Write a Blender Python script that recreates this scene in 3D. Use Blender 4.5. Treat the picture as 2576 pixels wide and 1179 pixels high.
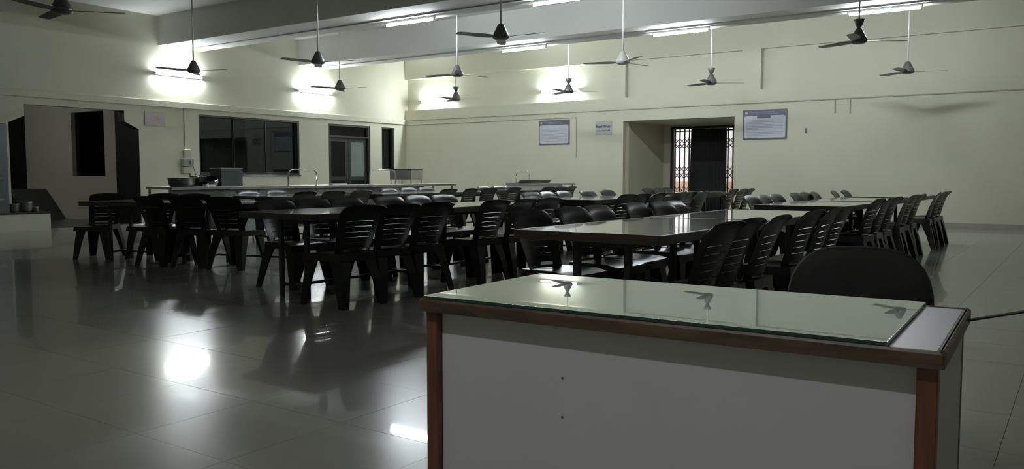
import bpy, math, random
from mathutils import Vector, Matrix
random.seed(7)
R = math.radians
sc = bpy.context.scene
for o in list(bpy.data.objects):
    bpy.data.objects.remove(o)
COL = sc.collection

# ------------------------------------------------------------------ camera
H = 1.08                       # eye height, metres
F = 2078.0                     # focal length for a 2576 px wide frame
PITCH = math.atan(147.5 / F)   # looking slightly down
YAW = R(34.9)
cam = bpy.data.cameras.new('camera')
cam.sensor_width = 36.0
cam.lens = F / 2576 * 36.0
cam.clip_end = 200
co = bpy.data.objects.new('camera', cam)
COL.objects.link(co)
co.location = (0, 0, H)
co.rotation_euler = (math.pi / 2 - PITCH, 0, YAW)
sc.camera = co

# ------------------------------------------------------------------ world, exposure
w = bpy.data.worlds.new('night')
sc.world = w
w.use_nodes = True
w.node_tree.nodes['Background'].inputs[0].default_value = (0.35, 0.42, 0.55, 1)
w.node_tree.nodes['Background'].inputs[1].default_value = 0.02
sc.view_settings.view_transform = 'Standard'
sc.view_settings.look = 'None'
sc.view_settings.exposure = 0.14
sc.view_settings.gamma = 1.0
sc.view_settings.use_curve_mapping = False
TUBE_STRENGTH = 400.0
NEAR_TUBE_STRENGTH = 290.0

# ------------------------------------------------------------------ layout helpers
RX, RY = math.cos(YAW), math.sin(YAW)
FX, FY = -math.sin(YAW), math.cos(YAW)
CP, SP = math.cos(PITCH), math.sin(PITCH)

def ray(px, py):
    x, u = px - 1288.0, 589.5 - py
    fh = F * CP + u * SP
    z = u * CP - F * SP
    return Vector((x * RX + fh * FX, x * RY + fh * FY, z))

def on_z(px, py, z):
    r = ray(px, py)
    return r * ((z - H) / r.z) + Vector((0, 0, H))

def on_x(px, py, X):
    r = ray(px, py)
    return r * (X / r.x) + Vector((0, 0, H))

def on_y(px, py, Y):
    r = ray(px, py)
    return r * (Y / r.y) + Vector((0, 0, H))

# ------------------------------------------------------------------ materials
MATS = {}

def mat(name, col, rough=0.5, metal=0.0, var=0.08, scale=6.0, bump=0.0, spec=0.5, coat=0.0, coat_rough=0.03, emit=None, rough_var=0.0):
    if name in MATS:
        return MATS[name]
    m = bpy.data.materials.new(name)
    m.use_nodes = True
    nt = m.node_tree
    b = nt.nodes['Principled BSDF']
    tc = nt.nodes.new('ShaderNodeTexCoord')
    n = nt.nodes.new('ShaderNodeTexNoise')
    n.inputs['Scale'].default_value = scale
    n.inputs['Detail'].default_value = 4
    nt.links.new(tc.outputs['Object'], n.inputs['Vector'])
    rp = nt.nodes.new('ShaderNodeValToRGB')
    rp.color_ramp.elements[0].position = 0.3
    rp.color_ramp.elements[1].position = 0.7
    rp.color_ramp.elements[0].color = [c * (1 - var) for c in col] + [1]
    rp.color_ramp.elements[1].color = [min(1, c * (1 + var)) for c in col] + [1]
    nt.links.new(n.outputs['Fac'], rp.inputs['Fac'])
    nt.links.new(rp.outputs['Color'], b.inputs['Base Color'])
    b.inputs['Roughness'].default_value = rough
    b.inputs['Metallic'].default_value = metal
    b.inputs['Specular IOR Level'].default_value = spec
    b.inputs['Coat Weight'].default_value = coat
    b.inputs['Coat Roughness'].default_value = coat_rough
    if rough_var:
        mr = nt.nodes.new('ShaderNodeMapRange')
        mr.inputs['To Min'].default_value = max(0, rough - rough_var)
        mr.inputs['To Max'].default_value = rough + rough_var
        nt.links.new(n.outputs['Fac'], mr.inputs['Value'])
        nt.links.new(mr.outputs['Result'], b.inputs['Roughness'])
    if bump:
        bp = nt.nodes.new('ShaderNodeBump')
        bp.inputs['Strength'].default_value = bump
        bp.inputs['Distance'].default_value = 0.01
        nt.links.new(n.outputs['Fac'], bp.inputs['Height'])
        nt.links.new(bp.outputs['Normal'], b.inputs['Normal'])
    if emit:
        b.inputs['Emission Color'].default_value = list(emit[0]) + [1]
        b.inputs['Emission Strength'].default_value = emit[1]
    MATS[name] = m
    return m

def wood(name, dark, light, scale=(3, 3, 40), rough=0.35):
    m = bpy.data.materials.new(name)
    m.use_nodes = True
    nt = m.node_tree
    b = nt.nodes['Principled BSDF']
    tc = nt.nodes.new('ShaderNodeTexCoord')
    mp = nt.nodes.new('ShaderNodeMapping')
    mp.inputs['Scale'].default_value = scale
    n = nt.nodes.new('ShaderNodeTexNoise')
    n.inputs['Scale'].default_value = 1.5
    n.inputs['Detail'].default_value = 6
    n.inputs['Distortion'].default_value = 0.6
    rp = nt.nodes.new('ShaderNodeValToRGB')
    rp.color_ramp.elements[0].position = 0.35
    rp.color_ramp.elements[1].position = 0.65
    rp.color_ramp.elements[0].color = list(dark) + [1]
    rp.color_ramp.elements[1].color = list(light) + [1]
    nt.links.new(tc.outputs['Object'], mp.inputs['Vector'])
    nt.links.new(mp.outputs['Vector'], n.inputs['Vector'])
    nt.links.new(n.outputs['Fac'], rp.inputs['Fac'])
    nt.links.new(rp.outputs['Color'], b.inputs['Base Color'])
    b.inputs['Roughness'].default_value = rough
    return m

def glass(name, tint, ior=1.5, rough=0.0, body=None):
    """A thin pane: clear body with a tint, mirror reflection by Fresnel."""
    m = bpy.data.materials.new(name)
    m.use_nodes = True
    nt = m.node_tree
    nt.nodes.remove(nt.nodes['Principled BSDF'])
    out = nt.nodes['Material Output']
    tr = nt.nodes.new('ShaderNodeBsdfTransparent')
    n = nt.nodes.new('ShaderNodeTexNoise')
    n.inputs['Scale'].default_value = 2.0
    rp = nt.nodes.new('ShaderNodeValToRGB')
    rp.color_ramp.elements[0].color = [c * 0.94 for c in tint] + [1]
    rp.color_ramp.elements[1].color = list(tint) + [1]
    nt.links.new(n.outputs['Fac'], rp.inputs['Fac'])
    nt.links.new(rp.outputs['Color'], tr.inputs['Color'])
    body_out = tr.outputs[0]
    if body:
        df = nt.nodes.new('ShaderNodeBsdfDiffuse')
        df.inputs['Color'].default_value = list(body[0]) + [1]
        mb = nt.nodes.new('ShaderNodeMixShader')
        mb.inputs[0].default_value = body[1]
        nt.links.new(tr.outputs[0], mb.inputs[1])
        nt.links.new(df.outputs[0], mb.inputs[2])
        body_out = mb.outputs[0]
    gl = nt.nodes.new('ShaderNodeBsdfGlossy')
    gl.inputs['Roughness'].default_value = rough
    fr = nt.nodes.new('ShaderNodeFresnel')
    fr.inputs['IOR'].default_value = ior
    mx = nt.nodes.new('ShaderNodeMixShader')
    nt.links.new(fr.outputs[0], mx.inputs[0])
    nt.links.new(body_out, mx.inputs[1])
    nt.links.new(gl.outputs[0], mx.inputs[2])
    nt.links.new(mx.outputs[0], out.inputs['Surface'])
    return m

M_WALL = mat('cream paint', (0.572, 0.558, 0.435), 0.62, var=0.035, scale=0.9, bump=0.03)
M_CEIL = mat('ceiling paint', (0.60, 0.60, 0.56), 0.8, var=0.05, scale=0.7)
M_FLOOR = mat('vitrified tile', (0.29, 0.287, 0.24), 0.22, var=0.05, scale=1.2, spec=0.26, coat=0.38, coat_rough=0.035)
M_GROUT = mat('grout', (0.10, 0.095, 0.08), 0.9)
M_BLACK = mat('black plastic', (0.009, 0.009, 0.0085), 0.30, var=0.2, scale=20, spec=0.35)
M_SOFT = mat('black fabric', (0.006, 0.006, 0.006), 0.8, var=0.2, scale=60)
M_TOP = mat('grey laminate', (0.70, 0.71, 0.69), 0.16, var=0.04, scale=8, coat=1.0, coat_rough=0.04)
M_EDGE = wood('dark table edge', (0.030, 0.022, 0.014), (0.055, 0.040, 0.026))
M_STEEL_BLK = mat('black steel', (0.018, 0.018, 0.018), 0.4, var=0.15, scale=15)
M_SS = mat('stainless steel', (0.42, 0.42, 0.40), 0.30, 0.9, var=0.08, scale=5)
M_SSD = mat('dull steel', (0.20, 0.20, 0.19), 0.38, 0.7, var=0.15, scale=7)
M_CHROME = mat('chrome', (0.55, 0.55, 0.53), 0.15, 1.0)
M_WHITE = mat('white laminate', (0.56, 0.56, 0.59), 0.38, var=0.02, scale=4)
M_DWOOD = wood('desk teak', (0.10, 0.04, 0.018), (0.18, 0.072, 0.034), (40, 40, 3))
M_DEDGE = wood('worn desk edge', (0.040, 0.027, 0.018), (0.105, 0.065, 0.04), (4, 30, 30))
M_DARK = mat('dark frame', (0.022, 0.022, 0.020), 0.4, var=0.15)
M_GRAN = mat('dark green granite', (0.035, 0.042, 0.036), 0.22, var=0.3, scale=40)
M_FAN = mat('brown fan enamel', (0.085, 0.08, 0.08), 0.35, var=0.1)
M_FANP = mat('pale fan enamel', (0.38, 0.38, 0.36), 0.4, var=0.06)
M_ROD = mat('white rod', (0.62, 0.62, 0.60), 0.35)
M_TUBEB = mat('white batten', (0.7, 0.7, 0.7), 0.5)
M_CAPM = mat('tube cap', (0.3, 0.3, 0.3), 0.3, 0.8)
M_LIT = mat('lit tube', (0.9, 0.9, 0.9), 0.3, emit=((0.86, 0.94, 1.0), TUBE_STRENGTH))
M_LITN = mat('lit tube near', (0.9, 0.9, 0.9), 0.3, emit=((0.97, 0.98, 1.0), NEAR_TUBE_STRENGTH))
M_LITL = mat('lit tube lobby', (0.9, 0.9, 0.9), 0.3, emit=((0.97, 1.0, 0.93), 170.0))
M_LITC = mat('added corridor tube', (0.9, 0.9, 0.9), 0.3, emit=((0.92, 0.97, 1.0), 240.0))
M_LITK = mat('added kitchen tube', (0.9, 0.9, 0.9), 0.3, emit=((0.85, 1.0, 0.9), 45.0))
M_LITO = mat('added porch tube', (0.9, 0.9, 0.9), 0.3, emit=((1.0, 0.98, 0.95), 1500.0))
M_PAPER = mat('notice paper', (0.52, 0.53, 0.58), 0.5, var=0.03)
M_NAVY = mat('notice header', (0.10, 0.10, 0.14), 0.45)
M_INK = mat('ink', (0.05, 0.05, 0.06), 0.6)
M_INKG = mat('grey print', (0.36, 0.37, 0.41), 0.6)
M_PINK = mat('faded pink board', (0.50, 0.42, 0.42), 0.6, var=0.06)
M_GREY = mat('grey paint', (0.30, 0.31, 0.30), 0.5)
M_GREYB = mat('blue grey steel', (0.13, 0.15, 0.155), 0.35, 0.4, var=0.1)
M_TERRA = mat('terracotta paint', (0.66, 0.42, 0.33), 0.7)
M_OUTW = mat('white outer wall', (0.80, 0.80, 0.80), 0.8)
M_PLAST = mat('switch plastic', (0.50, 0.49, 0.40), 0.4)
M_CURT = mat('dark curtain cloth', (0.012, 0.012, 0.013), 0.85, var=0.25, scale=40)
M_GLASSD = glass('dark window glass', (0.34, 0.40, 0.40))
M_GLASSC = glass('clear door glass', (0.75, 0.8, 0.8))
M_GLASSF = glass('frosted glass', (0.40, 0.45, 0.42), body=((0.24, 0.30, 0.27), 0.75), rough=0.15)
M_GLASST = glass('green desk glass', (0.80, 0.90, 0.83), ior=2.0, body=((0.62, 0.80, 0.70), 0.6))
M_GEDGE = mat('glass edge', (0.02, 0.06, 0.045), 0.1)
M_COND = mat('conduit paint', (0.40, 0.39, 0.30), 0.5)
M_CABLE = mat('cable', (0.012, 0.012, 0.012), 0.5)
M_KITW = mat('kitchen wall', (0.30, 0.32, 0.28), 0.8)

# ------------------------------------------------------------------ mesh builder
class MB:
    def __init__(s):
        s.v, s.f = [], []

    def add(s, vs, fs):
        n = len(s.v)
        s.v += [tuple(p) for p in vs]
        s.f += [tuple(i + n for i in f) for f in fs]
        return s

    def box(s, x0, x1, y0, y1, z0, z1, m=None):
        p = [Vector((x, y, z)) for z in (z0, z1) for y in (y0, y1) for x in (x0, x1)]
        if m:
            p = [m @ q for q in p]
        return s.add(p, [(0, 2, 3, 1), (4, 5, 7, 6), (0, 1, 5, 4), (2, 6, 7, 3), (0, 4, 6, 2), (1, 3, 7, 5)])

    def bbox(s, x0, x1, y0, y1, z0, z1, c=0.004):
        """box with chamfered vertical and top edges"""
        def ring(e, z):
            return [(x0 + e, y0 + c, z), (x0 + c, y0 + e, z), (x1 - c, y0 + e, z), (x1 - e, y0 + c, z),
                    (x1 - e, y1 - c, z), (x1 - c, y1 - e, z), (x0 + c, y1 - e, z), (x0 + e, y1 - c, z)]
        rs = [ring(0, z0), ring(0, z1 - c)]
        i = c * 0.9
        rs.append([(x0 + i, y0 + c + i, z1), (x0 + c + i, y0 + i, z1), (x1 - c - i, y0 + i, z1), (x1 - i, y0 + c + i, z1),
                   (x1 - i, y1 - c - i, z1), (x1 - c - i, y1 - i, z1), (x0 + c + i, y1 - i, z1), (x0 + i, y1 - c - i, z1)])
        return s.loft(rs)

    def loft(s, rings, cap=True, closed=True):
        n = len(rings[0])
        vs = [p for r in rings for p in r]
        fs = []
        for k in range(len(rings) - 1):
            for i in range(n if closed else n - 1):
                j = (i + 1) % n
                fs.append((k * n + i, k * n + j, (k + 1) * n + j, (k + 1) * n + i))
        if cap and closed:
            fs.append(tuple(range(n - 1, -1, -1)))
            fs.append(tuple((len(rings) - 1) * n + i for i in range(n)))
        return s.add(vs, fs)

    def prism(s, pts, d):
        d = Vector(d)
        a = [Vector(p) for p in pts]
        return s.loft([a, [p + d for p in a]])

    def lathe(s, prof, n=14, at=(0, 0, 0)):
        x, y, z = at
        return s.loft([[(x + r * math.cos(2 * math.pi * i / n), y + r * math.sin(2 * math.pi * i / n), z + h) for i in range(n)] for r, h in prof])

    def tube(s, path, r, n=8):
        P = [Vector(p) for p in path]
        rings = []
        for i, p in enumerate(P):
            t = (P[min(i + 1, len(P) - 1)] - P[max(i - 1, 0)]).normalized()
            a = t.orthogonal().normalized() if i == 0 else (a - t * a.dot(t)).normalized()
            b = t.cross(a)
            rr = r[i] if isinstance(r, (list, tuple)) else r
            rings.append([p + (a * math.cos(2 * math.pi * k / n) + b * math.sin(2 * math.pi * k / n)) * rr for k in range(n)])
        return s.loft(rings)

    def mesh(s, name, m, smooth=False):
        me = bpy.data.meshes.new(name)
        me.from_pydata(s.v, [], s.f)
        me.materials.append(m)
        if smooth:
            for p in me.polygons:
                p.use_smooth = True
        me.update()
        return me

def link(name, me, parent=None, loc=None):
    o = bpy.data.objects.new(name, me)
    COL.objects.link(o)
    if parent:
        o.parent = parent
    if loc:
        o.location = loc
    return o

def part(name, mb, m, parent=None, smooth=False):
    return link(name, mb.mesh(name, m, smooth), parent)

def tag(o, label, cat, group=None, kind=None):
    o['label'] = label
    o['category'] = cat
    if group:
        o['group'] = group
    if kind:
        o['kind'] = kind
    return o

def thing(name, label, cat, loc=(0, 0, 0), rz=0.0, group=None):
    o = bpy.data.objects.new(name, None)
    o.empty_display_size = 0.1
    COL.objects.link(o)
    o.location = loc
    o.rotation_euler = (0, 0, rz)
    return tag(o, label, cat, group)

def struct(name, mb, m, parent=None):
    o = part(name, mb, m, parent)
    if parent is None:
        o['kind'] = 'structure'
    return o

def B(*a):
    return MB().box(*a)

# ------------------------------------------------------------------ setting
XL, YR = -17.6, 19.4           # wall planes seen in the picture
X1, Y0 = 3.2, -4.2             # the walls beside and behind the camera
ZB, ZS = 4.05, 4.72            # beam underside, slab
LEDGE = 3.10

# floor: grout bed, tiles as parts
TS, TX0, TY0 = 0.6, -2.65, 1.89
fb = struct('floor', B(XL - 0.3, X1 + 0.2, Y0 - 0.2, YR + 0.4, -0.15, -0.005), M_GROUT)
tile_box = MB()
g = 0.0009
tile_box.bbox(g, TS - g, g, TS - g, -0.0048, 0.0, 0.0004)
tile_me = tile_box.mesh('tile', M_FLOOR)
cells = []
for i in range(math.floor((XL - TX0) / TS), math.ceil((X1 - TX0) / TS)):
    for j in range(math.floor((Y0 - TY0) / TS), math.ceil((YR - TY0) / TS)):
        x, y = TX0 + i * TS, TY0 + j * TS
        cx, cy = x + TS / 2, y + TS / 2
        d = cx * FX + cy * FY
        lat = cx * RX + cy * RY
        seen = d > 1.6 and abs(lat / d) < 0.68
        cells.append((d if seen else 999 + abs(d), x, y))
cells.sort()
for d, x, y in cells[:290]:
    t = link('tile', tile_me, fb, (x, y, 0))
    t.rotation_euler = (random.uniform(-.0006, .0006), random.uniform(-.0006, .0006), 0)
rest = MB()
for d, x, y in cells[290:]:
    xa, xb, ya, yb = max(x, XL) + g, min(x + TS, X1) - g, max(y, Y0) + g, min(y + TS, YR) - g
    if xb - xa > 0.02 and yb - ya > 0.02:
        rest.box(xa, xb, ya, yb, -0.0048, 0.0)
o = part('tile_field', rest, M_FLOOR, fb)
o['kind'] = 'stuff'

# ceiling slab and cross beams
struct('ceiling', B(XL - 0.3, X1 + 0.2, Y0 - 0.2, YR + 1.2, ZS, ZS + 0.2), M_CEIL)
BEAMS = [(-1.3, -0.3), (2.4, 3.4), (6.2, 7.2), (11.08, 12.2), (15.2, 16.24)]
for n, (a, b) in enumerate(BEAMS):
    struct('trim_%d' % (n + 1), B(XL - 0.05, X1, a, b, ZB, ZS), M_CEIL)

# wall_left with its opening, window, door and narrow window
def wl(px, py):
    p = on_x(px, py, XL)
    return p.y, p.z
oyl = wl(21, 307)[0]
oyr = wl(349, 325)[0]
osl = wl(60, 291)[0]
osr = wl(313, 305)[0]
ozt = 0.5 * (wl(60, 262)[1] + wl(313, 277)[1])
ozl, ozc = wl(21, 307)[1], wl(60, 291)[1]
ozr, ozd = wl(349, 325)[1], wl(313, 305)[1]
wy0, wy1 = wl(499, 287)[0], wl(752, 305)[0]
wz1, wz0 = 0.5 * (wl(499, 287)[1] + wl(752, 305)[1]), wl(630, 440)[1]
dy0, dy1, dz1 = wl(826, 311)[0], wl(931, 317)[0], wl(880, 314)[1]
ny0, ny1, nz1, nz0 = wl(960, 320)[0], wl(991, 322)[0], wl(975, 321)[1], wl(975, 427)[1]
TW = 0.25
lw = MB()
xa, xb = XL - TW, XL
for (a, b, z0, z1) in [(Y0, oyl, 0, ZS), (oyl, oyr, ozt, ZS), (oyr, wy0, 0, ZS), (wy0, wy1, 0, wz0), (wy0, wy1, wz1, ZS),
                       (wy1, dy0, 0, ZS), (dy0, dy1, dz1, ZS), (dy1, ny0, 0, ZS), (ny0, ny1, 0, nz0), (ny0, ny1, nz1, ZS), (ny1, YR + 0.33, 0, ZS)]:
    lw.box(xa, xb, a, b, z0, z1)
lw.prism([(xa, oyl, ozl), (xa, osl, ozc), (xa, osl, ozt), (xa, oyl, ozt)], (TW, 0, 0))
lw.prism([(xa, osr, ozd), (xa, oyr, ozr), (xa, oyr, ozt), (xa, osr, ozt)], (TW, 0, 0))
struct('wall_left', lw, M_WALL)
# lintel band with a lit upper ledge
bz1 = 0.5 * (wl(300, 243)[1] + wl(1000, 301)[1])
bz0 = 0.5 * (wl(300, 261)[1] + wl(1000, 312)[1])
bz0 = min(bz0, bz1 - 0.12)
struct('trim_6', MB().bbox(XL, XL + 0.05, Y0, YR, bz0, bz1, 0.012), M_WALL)

# wall_right (far wall) with doorway and recesses above the ledge
gx0, gx1 = on_y(1568, 300, YR).x, on_y(1848, 292, YR).x
gz1 = on_y(1700, 299, YR).z
rw = MB()
ya, yb = YR, YR + 0.13
rw.box(XL - 0.25, gx0, ya, yb, 0, LEDGE)
rw.box(gx1, X1, ya, yb, 0, LEDGE)
rw.box(gx0, gx1, ya, yb, gz1, LEDGE)
px1, px2 = on_y(1573, 200, YR).x, on_y(1914, 180, YR).x
rw.box(px1 - 0.45, px1, ya, yb, LEDGE, ZB)
rw.box(px2 - 0.45, px2, ya, yb, LEDGE, ZB)
rw.box(XL - 0.25, X1, yb, yb + 0.2, LEDGE - 0.3, ZB)
rw.box(XL - 0.25, X1, ya, yb + 0.2, ZB, ZS)
struct('wall_right', rw, M_WALL)
struct('wall_near', B(X1, X1 + 0.2, Y0, YR + 0.4, 0, ZS), M_WALL)
struct('wall_back', B(XL - 0.2, X1 + 0.2, Y0 - 0.2, Y0, 0, ZS), M_WALL)
sk = MB().bbox(gx1, X1, YR - 0.012, YR, 0.0, 0.1, 0.003)
struct('baseboard_right', sk, mat('skirting tile', (0.33, 0.32, 0.27), 0.3))

# ---- passage behind the far doorway
gyb = 21.9
gz = on_y(1765, 319, gyb).z
ggx0, ggx1 = on_y(1690, 330, gyb).x, gx1 - 0.35
pw = MB()
pw.box(gx0 - 0.2, gx0, YR + 0.33, gyb, 0, gz1 + 0.25)
pw.box(gx1, gx1 + 0.2, YR + 0.33, gyb, 0, gz1 + 0.25)
pw.box(gx0 - 0.2, gx1 + 0.2, YR + 0.33, gyb + 0.2, gz1, gz1 + 0.2)
pw.box(gx0 - 0.2, ggx0, gyb, gyb + 0.2, 0, gz1)
pw.box(ggx1, gx1 + 0.2, gyb, gyb + 0.2, 0, gz1)
pw.box(ggx0, ggx1, gyb, gyb + 0.2, gz, gz1)
struct('wall_passage', pw, M_WALL)
struct('floor_passage', B(gx0 - 0.4, gx1 + 0.4, YR + 0.2, 27.0, -0.12, -0.001), M_FLOOR)
struct('door_1', B(ggx0 - 0.02, ggx0 + 0.05, gyb - 0.03, gyb + 0.06, 0, gz).box(ggx1 - 0.05, ggx1 + 0.02, gyb - 0.03, gyb + 0.06, 0, gz).box(ggx0, ggx1, gyb - 0.03, gyb + 0.06, gz - 0.05, gz + 0.02), M_DARK)
struct('wall_porch', B(-13.5, -4.0, 26.4, 26.6, 0.9, 4.0).box(-13.6, -13.4, gyb + 0.2, 26.6, 0, 4.0).box(-4.1, -3.9, gyb + 0.2, 26.6, 0, 4.0).box(-13.6, -3.9, gyb + 0.2, 26.6, 4.0, 4.1), M_OUTW)
struct('trim_7', B(-13.5, -4.0, 26.36, 26.6, 0, 0.9), M_TERRA)
struct('trim_8', MB().bbox(-9.15, -8.1, 25.3, 25.7, 0, 1.75, 0.01), M_TERRA)

# ---- room behind the left opening
YO = 10.62
ro = MB()
lx0, lx1 = on_y(64, 350, YO).x, on_y(293, 350, YO).x
vx0, vx1 = on_y(180, 350, YO).x, on_y(262, 350, YO).x
vz1, vz0 = on_y(220, 280, YO).z, on_y(220, 443, YO).z
for (a, b, z0, z1) in [(lx0, vx0, 0, 3.4), (vx1, lx1, 0, 3.4), (vx0, vx1, 0, vz0), (vx0, vx1, vz1, 3.4)]:
    ro.box(a, b, YO, YO + 0.3, z0, z1)
struct('wall_lobby', ro, mat('lobby paint', (0.62, 0.60, 0.50), 0.6, var=0.03, scale=1))
struct('window_3', B(vx0, vx1, YO + 0.10, YO + 0.12, vz0, vz1), M_GLASSD)
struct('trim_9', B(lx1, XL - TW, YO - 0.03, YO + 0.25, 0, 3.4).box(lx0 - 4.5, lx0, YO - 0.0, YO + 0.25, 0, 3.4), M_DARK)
lin = MB()
for (ya_, za_), (yb_, zb_) in (((oyr, 0.013), (oyr, ozr)), ((oyr, ozr), (osr, ozd)), ((osr, ozd), (osr, ozt))):
    lin.prism([(xa, ya_ - .012, za_), (xa, ya_ - .001, za_), (xa, yb_ - .001, zb_), (xa, yb_ - .012, zb_)], (TW + .004, 0, 0))
struct('trim_10', lin, M_DARK)
struct('ceiling_lobby', B(-30, XL - TW, 3.0, YO + 0.3, 3.4, 3.5), M_CEIL)
struct('floor_lobby', B(-30, XL - 0.02, 3.0, YO + 0.3, -0.1, 0.012), M_GRAN)
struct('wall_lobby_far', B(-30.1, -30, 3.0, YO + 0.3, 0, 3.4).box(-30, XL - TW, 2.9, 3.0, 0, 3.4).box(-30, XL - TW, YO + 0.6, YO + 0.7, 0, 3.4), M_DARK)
# dark stone stair stringer against the lobby wall
s1, s2, s3 = on_y(60, 475, YO), on_y(118, 475, YO), on_y(168, 543, YO)
st = MB().prism([(s1.x - 1.5, YO - 0.93, 0.013), (s3.x, YO - 0.93, 0.013), (s2.x, YO - 0.93, s2.z), (s1.x - 1.5, YO - 0.93, s2.z)], (0, 0.89, 0))
tag(part('stair_stringer', st, M_GRAN), 'dark green stone stair side sloping down along the lobby wall', 'stair')

# ---- kitchen behind the left wall
struct('wall_kitchen', B(-23.1, -23, 11.3, 20, 0, 3.4).box(-23, XL - TW, YR + 0.33, YR + 0.5, 0, 3.4).box(-23, XL - TW, 11.2, 11.3, 0, 3.4), M_KITW)
struct('ceiling_kitchen', B(-23, XL - TW, 11.2, 20, 3.4, 3.5), M_KITW)
struct('floor_kitchen', B(-23, XL - 0.02, 11.2, 20, -0.1, 0.0), M_GRAN)

struct('wall_corridor_added', B(-20.3, XL - TW, dy0 - 0.75, dy0 - 0.65, 0, 3.4).box(-20.3, -20.2, dy0 - 0.65, dy1 + 1.6, 0, 3.4).box(-20.2, XL - TW, dy1 + 1.5, dy1 + 1.6, 0, 3.4), mat('corridor paint', (0.6, 0.6, 0.56), 0.7))  # added walls: keep the door light off the window, pale backing for the gate

# ---- left wall joinery
def frame_boxes(y0, y1, z0, z1, t, x0, x1, bottom=True):
    m = MB().box(x0, x1, y0, y0 + t, z0, z1).box(x0, x1, y1 - t, y1, z0, z1).box(x0, x1, y0 + t, y1 - t, z1 - t, z1)
    if bottom:
        m.box(x0, x1, y0 + t, y1 - t, z0, z0 + t)
    return m
fx0, fx1 = XL - 0.16, XL - 0.02
win = struct('window_1', frame_boxes(wy0, wy1, wz0, wz1, 0.045, fx0, fx1), M_DARK)
ym = 0.5 * (wy0 + wy1)
for k in range(3):
    a = wy0 + 0.045 + (wy1 - wy0 - 0.09) * k / 3
    b = wy0 + 0.045 + (wy1 - wy0 - 0.09) * (k + 1) / 3
    s = part('sash', frame_boxes(a, b, wz0 + 0.045, wz1 - 0.045, 0.02, fx0 + 0.02 + 0.03 * (k % 2), fx0 + 0.05 + 0.03 * (k % 2)), M_DARK, win)
    part('pane', B(fx0 + 0.03 + 0.03 * (k % 2), fx0 + 0.036 + 0.03 * (k % 2), a + 0.02, b - 0.02, wz0 + 0.065, wz1 - 0.065), M_GLASSD, s)
part('window_sill', MB().bbox(XL - 0.02, XL + 0.03, wy0 - 0.03, wy1 + 0.03, wz0 - 0.03, wz0, 0.004), M_GRAN, win)
win = struct('window_2', frame_boxes(ny0, ny1, nz0, nz1, 0.04, fx0, fx1), M_DARK)
part('pane', B(fx0 + 0.04, fx0 + 0.046, ny0 + 0.04, ny1 - 0.04, nz0 + 0.04, nz1 - 0.04), M_GLASSD, win)
dr = struct('door_2', frame_boxes(dy0, dy1, 0, dz1, 0.055, fx0, fx1, False), M_DARK)
tz = dz1 - 0.32
part('transom_bar', B(fx0, fx1, dy0 + 0.055, dy1 - 0.055, tz - 0.05, tz), M_DARK, dr)
part('transom_pane', B(fx0 + 0.05, fx0 + 0.056, dy0 + 0.055, dy1 - 0.055, tz, dz1 - 0.055), M_GLASSC, dr)
dm = 0.5 * (dy0 + dy1)
for k, (a, b) in enumerate([(dy0 + 0.06, dm - 0.005), (dm + 0.005, dy1 - 0.06)]):
    lf = part('door_leaf', frame_boxes(a, b, 0.01, tz - 0.055, 0.11, fx0 + 0.03, fx0 + 0.07).box(fx0 + 0.03, fx0 + 0.07, a + 0.11, b - 0.11, 0.95, 1.06), M_DARK, dr)
    part('pane', B(fx0 + 0.048, fx0 + 0.054, a + 0.11, b - 0.11, 1.06, tz - 0.16), M_GLASSC if k == 0 else M_GLASSF, lf)
    part('lower_pane', B(fx0 + 0.048, fx0 + 0.054, a + 0.11, b - 0.11, 0.12, 0.95), M_GLASSC if k == 0 else M_GLASSD, lf)
    yy = dm - 0.06 if k == 0 else dm + 0.06
    part('door_handle', MB().tube([(fx0 + 0.07, yy, 1.0), (fx0 + 0.11, yy, 1.0), (fx0 + 0.11, yy, 1.16), (fx0 + 0.07, yy, 1.16)], 0.008, 6), M_SSD, lf)

# ------------------------------------------------------------------ collapsible gates
def gate(name, label, x0, x1, y, z1, n, rot=None):
    """scissor gate in the plane Y=y between x0 and x1: uprights and four rows of lattice bands"""
    root = thing(name, label, 'gate')
    p = (x1 - x0) / n
    bar = B(-0.015, 0.015, -0.02, 0.02, 0.02, z1).mesh('picket', M_STEEL_BLK)
    for i in range(n + 1):
        link('picket', bar, root, (x0 + i * p, y, 0))
    rows = [z1 * 0.22, z1 * 0.40, z1 * 0.47, z1 * 0.56, z1 * 0.76, z1 * 0.85]
    for a, b, c in [(rows[0], rows[1] * 0.83, 1), (rows[2] * 0.88, rows[3], 2), (rows[4], rows[5] + 0.06, 2)]:
        for k in range(c):
            za, zb = a + (b - a) * k / c, a + (b - a) * (k + 1) / c
            lat = MB()
            for i in range(n):
                u, v = x0 + i * p, x0 + (i + 1) * p
                for (za_, zb_) in ((za, zb), (zb, za)):
                    q = [(u, y - 0.018, za_ - 0.015), (u, y - 0.018, za_ + 0.015), (v, y - 0.018, zb_ + 0.015), (v, y - 0.018, zb_ - 0.015)]
                    lat.prism(q, (0, 0.006, 0))
            part('lattice_band', lat, M_STEEL_BLK, root)
    part('rail', B(x0 - 0.02, x1 + 0.02, y - 0.03, y + 0.03, 0.001, 0.03), M_STEEL_BLK, root)
    part('head_rail', B(x0 - 0.02, x1 + 0.02, y - 0.03, y + 0.03, z1 - 0.11, z1 - 0.075), M_STEEL_BLK, root)
    return root

gate('collapsible_gate', 'black collapsible lattice gate filling the far doorway behind a dark curtain', ggx0 + 0.06, ggx1 - 0.06, gyb + 0.12, gz - 0.005, 16)
g2 = gate('collapsible_gate', 'black collapsible gate dimly seen through the glass double door', 0.0, 1.9, 0.0, dz1 - 0.02, 13)
g2.rotation_euler = (0, 0, R(90))
g2.location = (XL - 0.75, dy0 - 0.3, 0.0)
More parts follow.
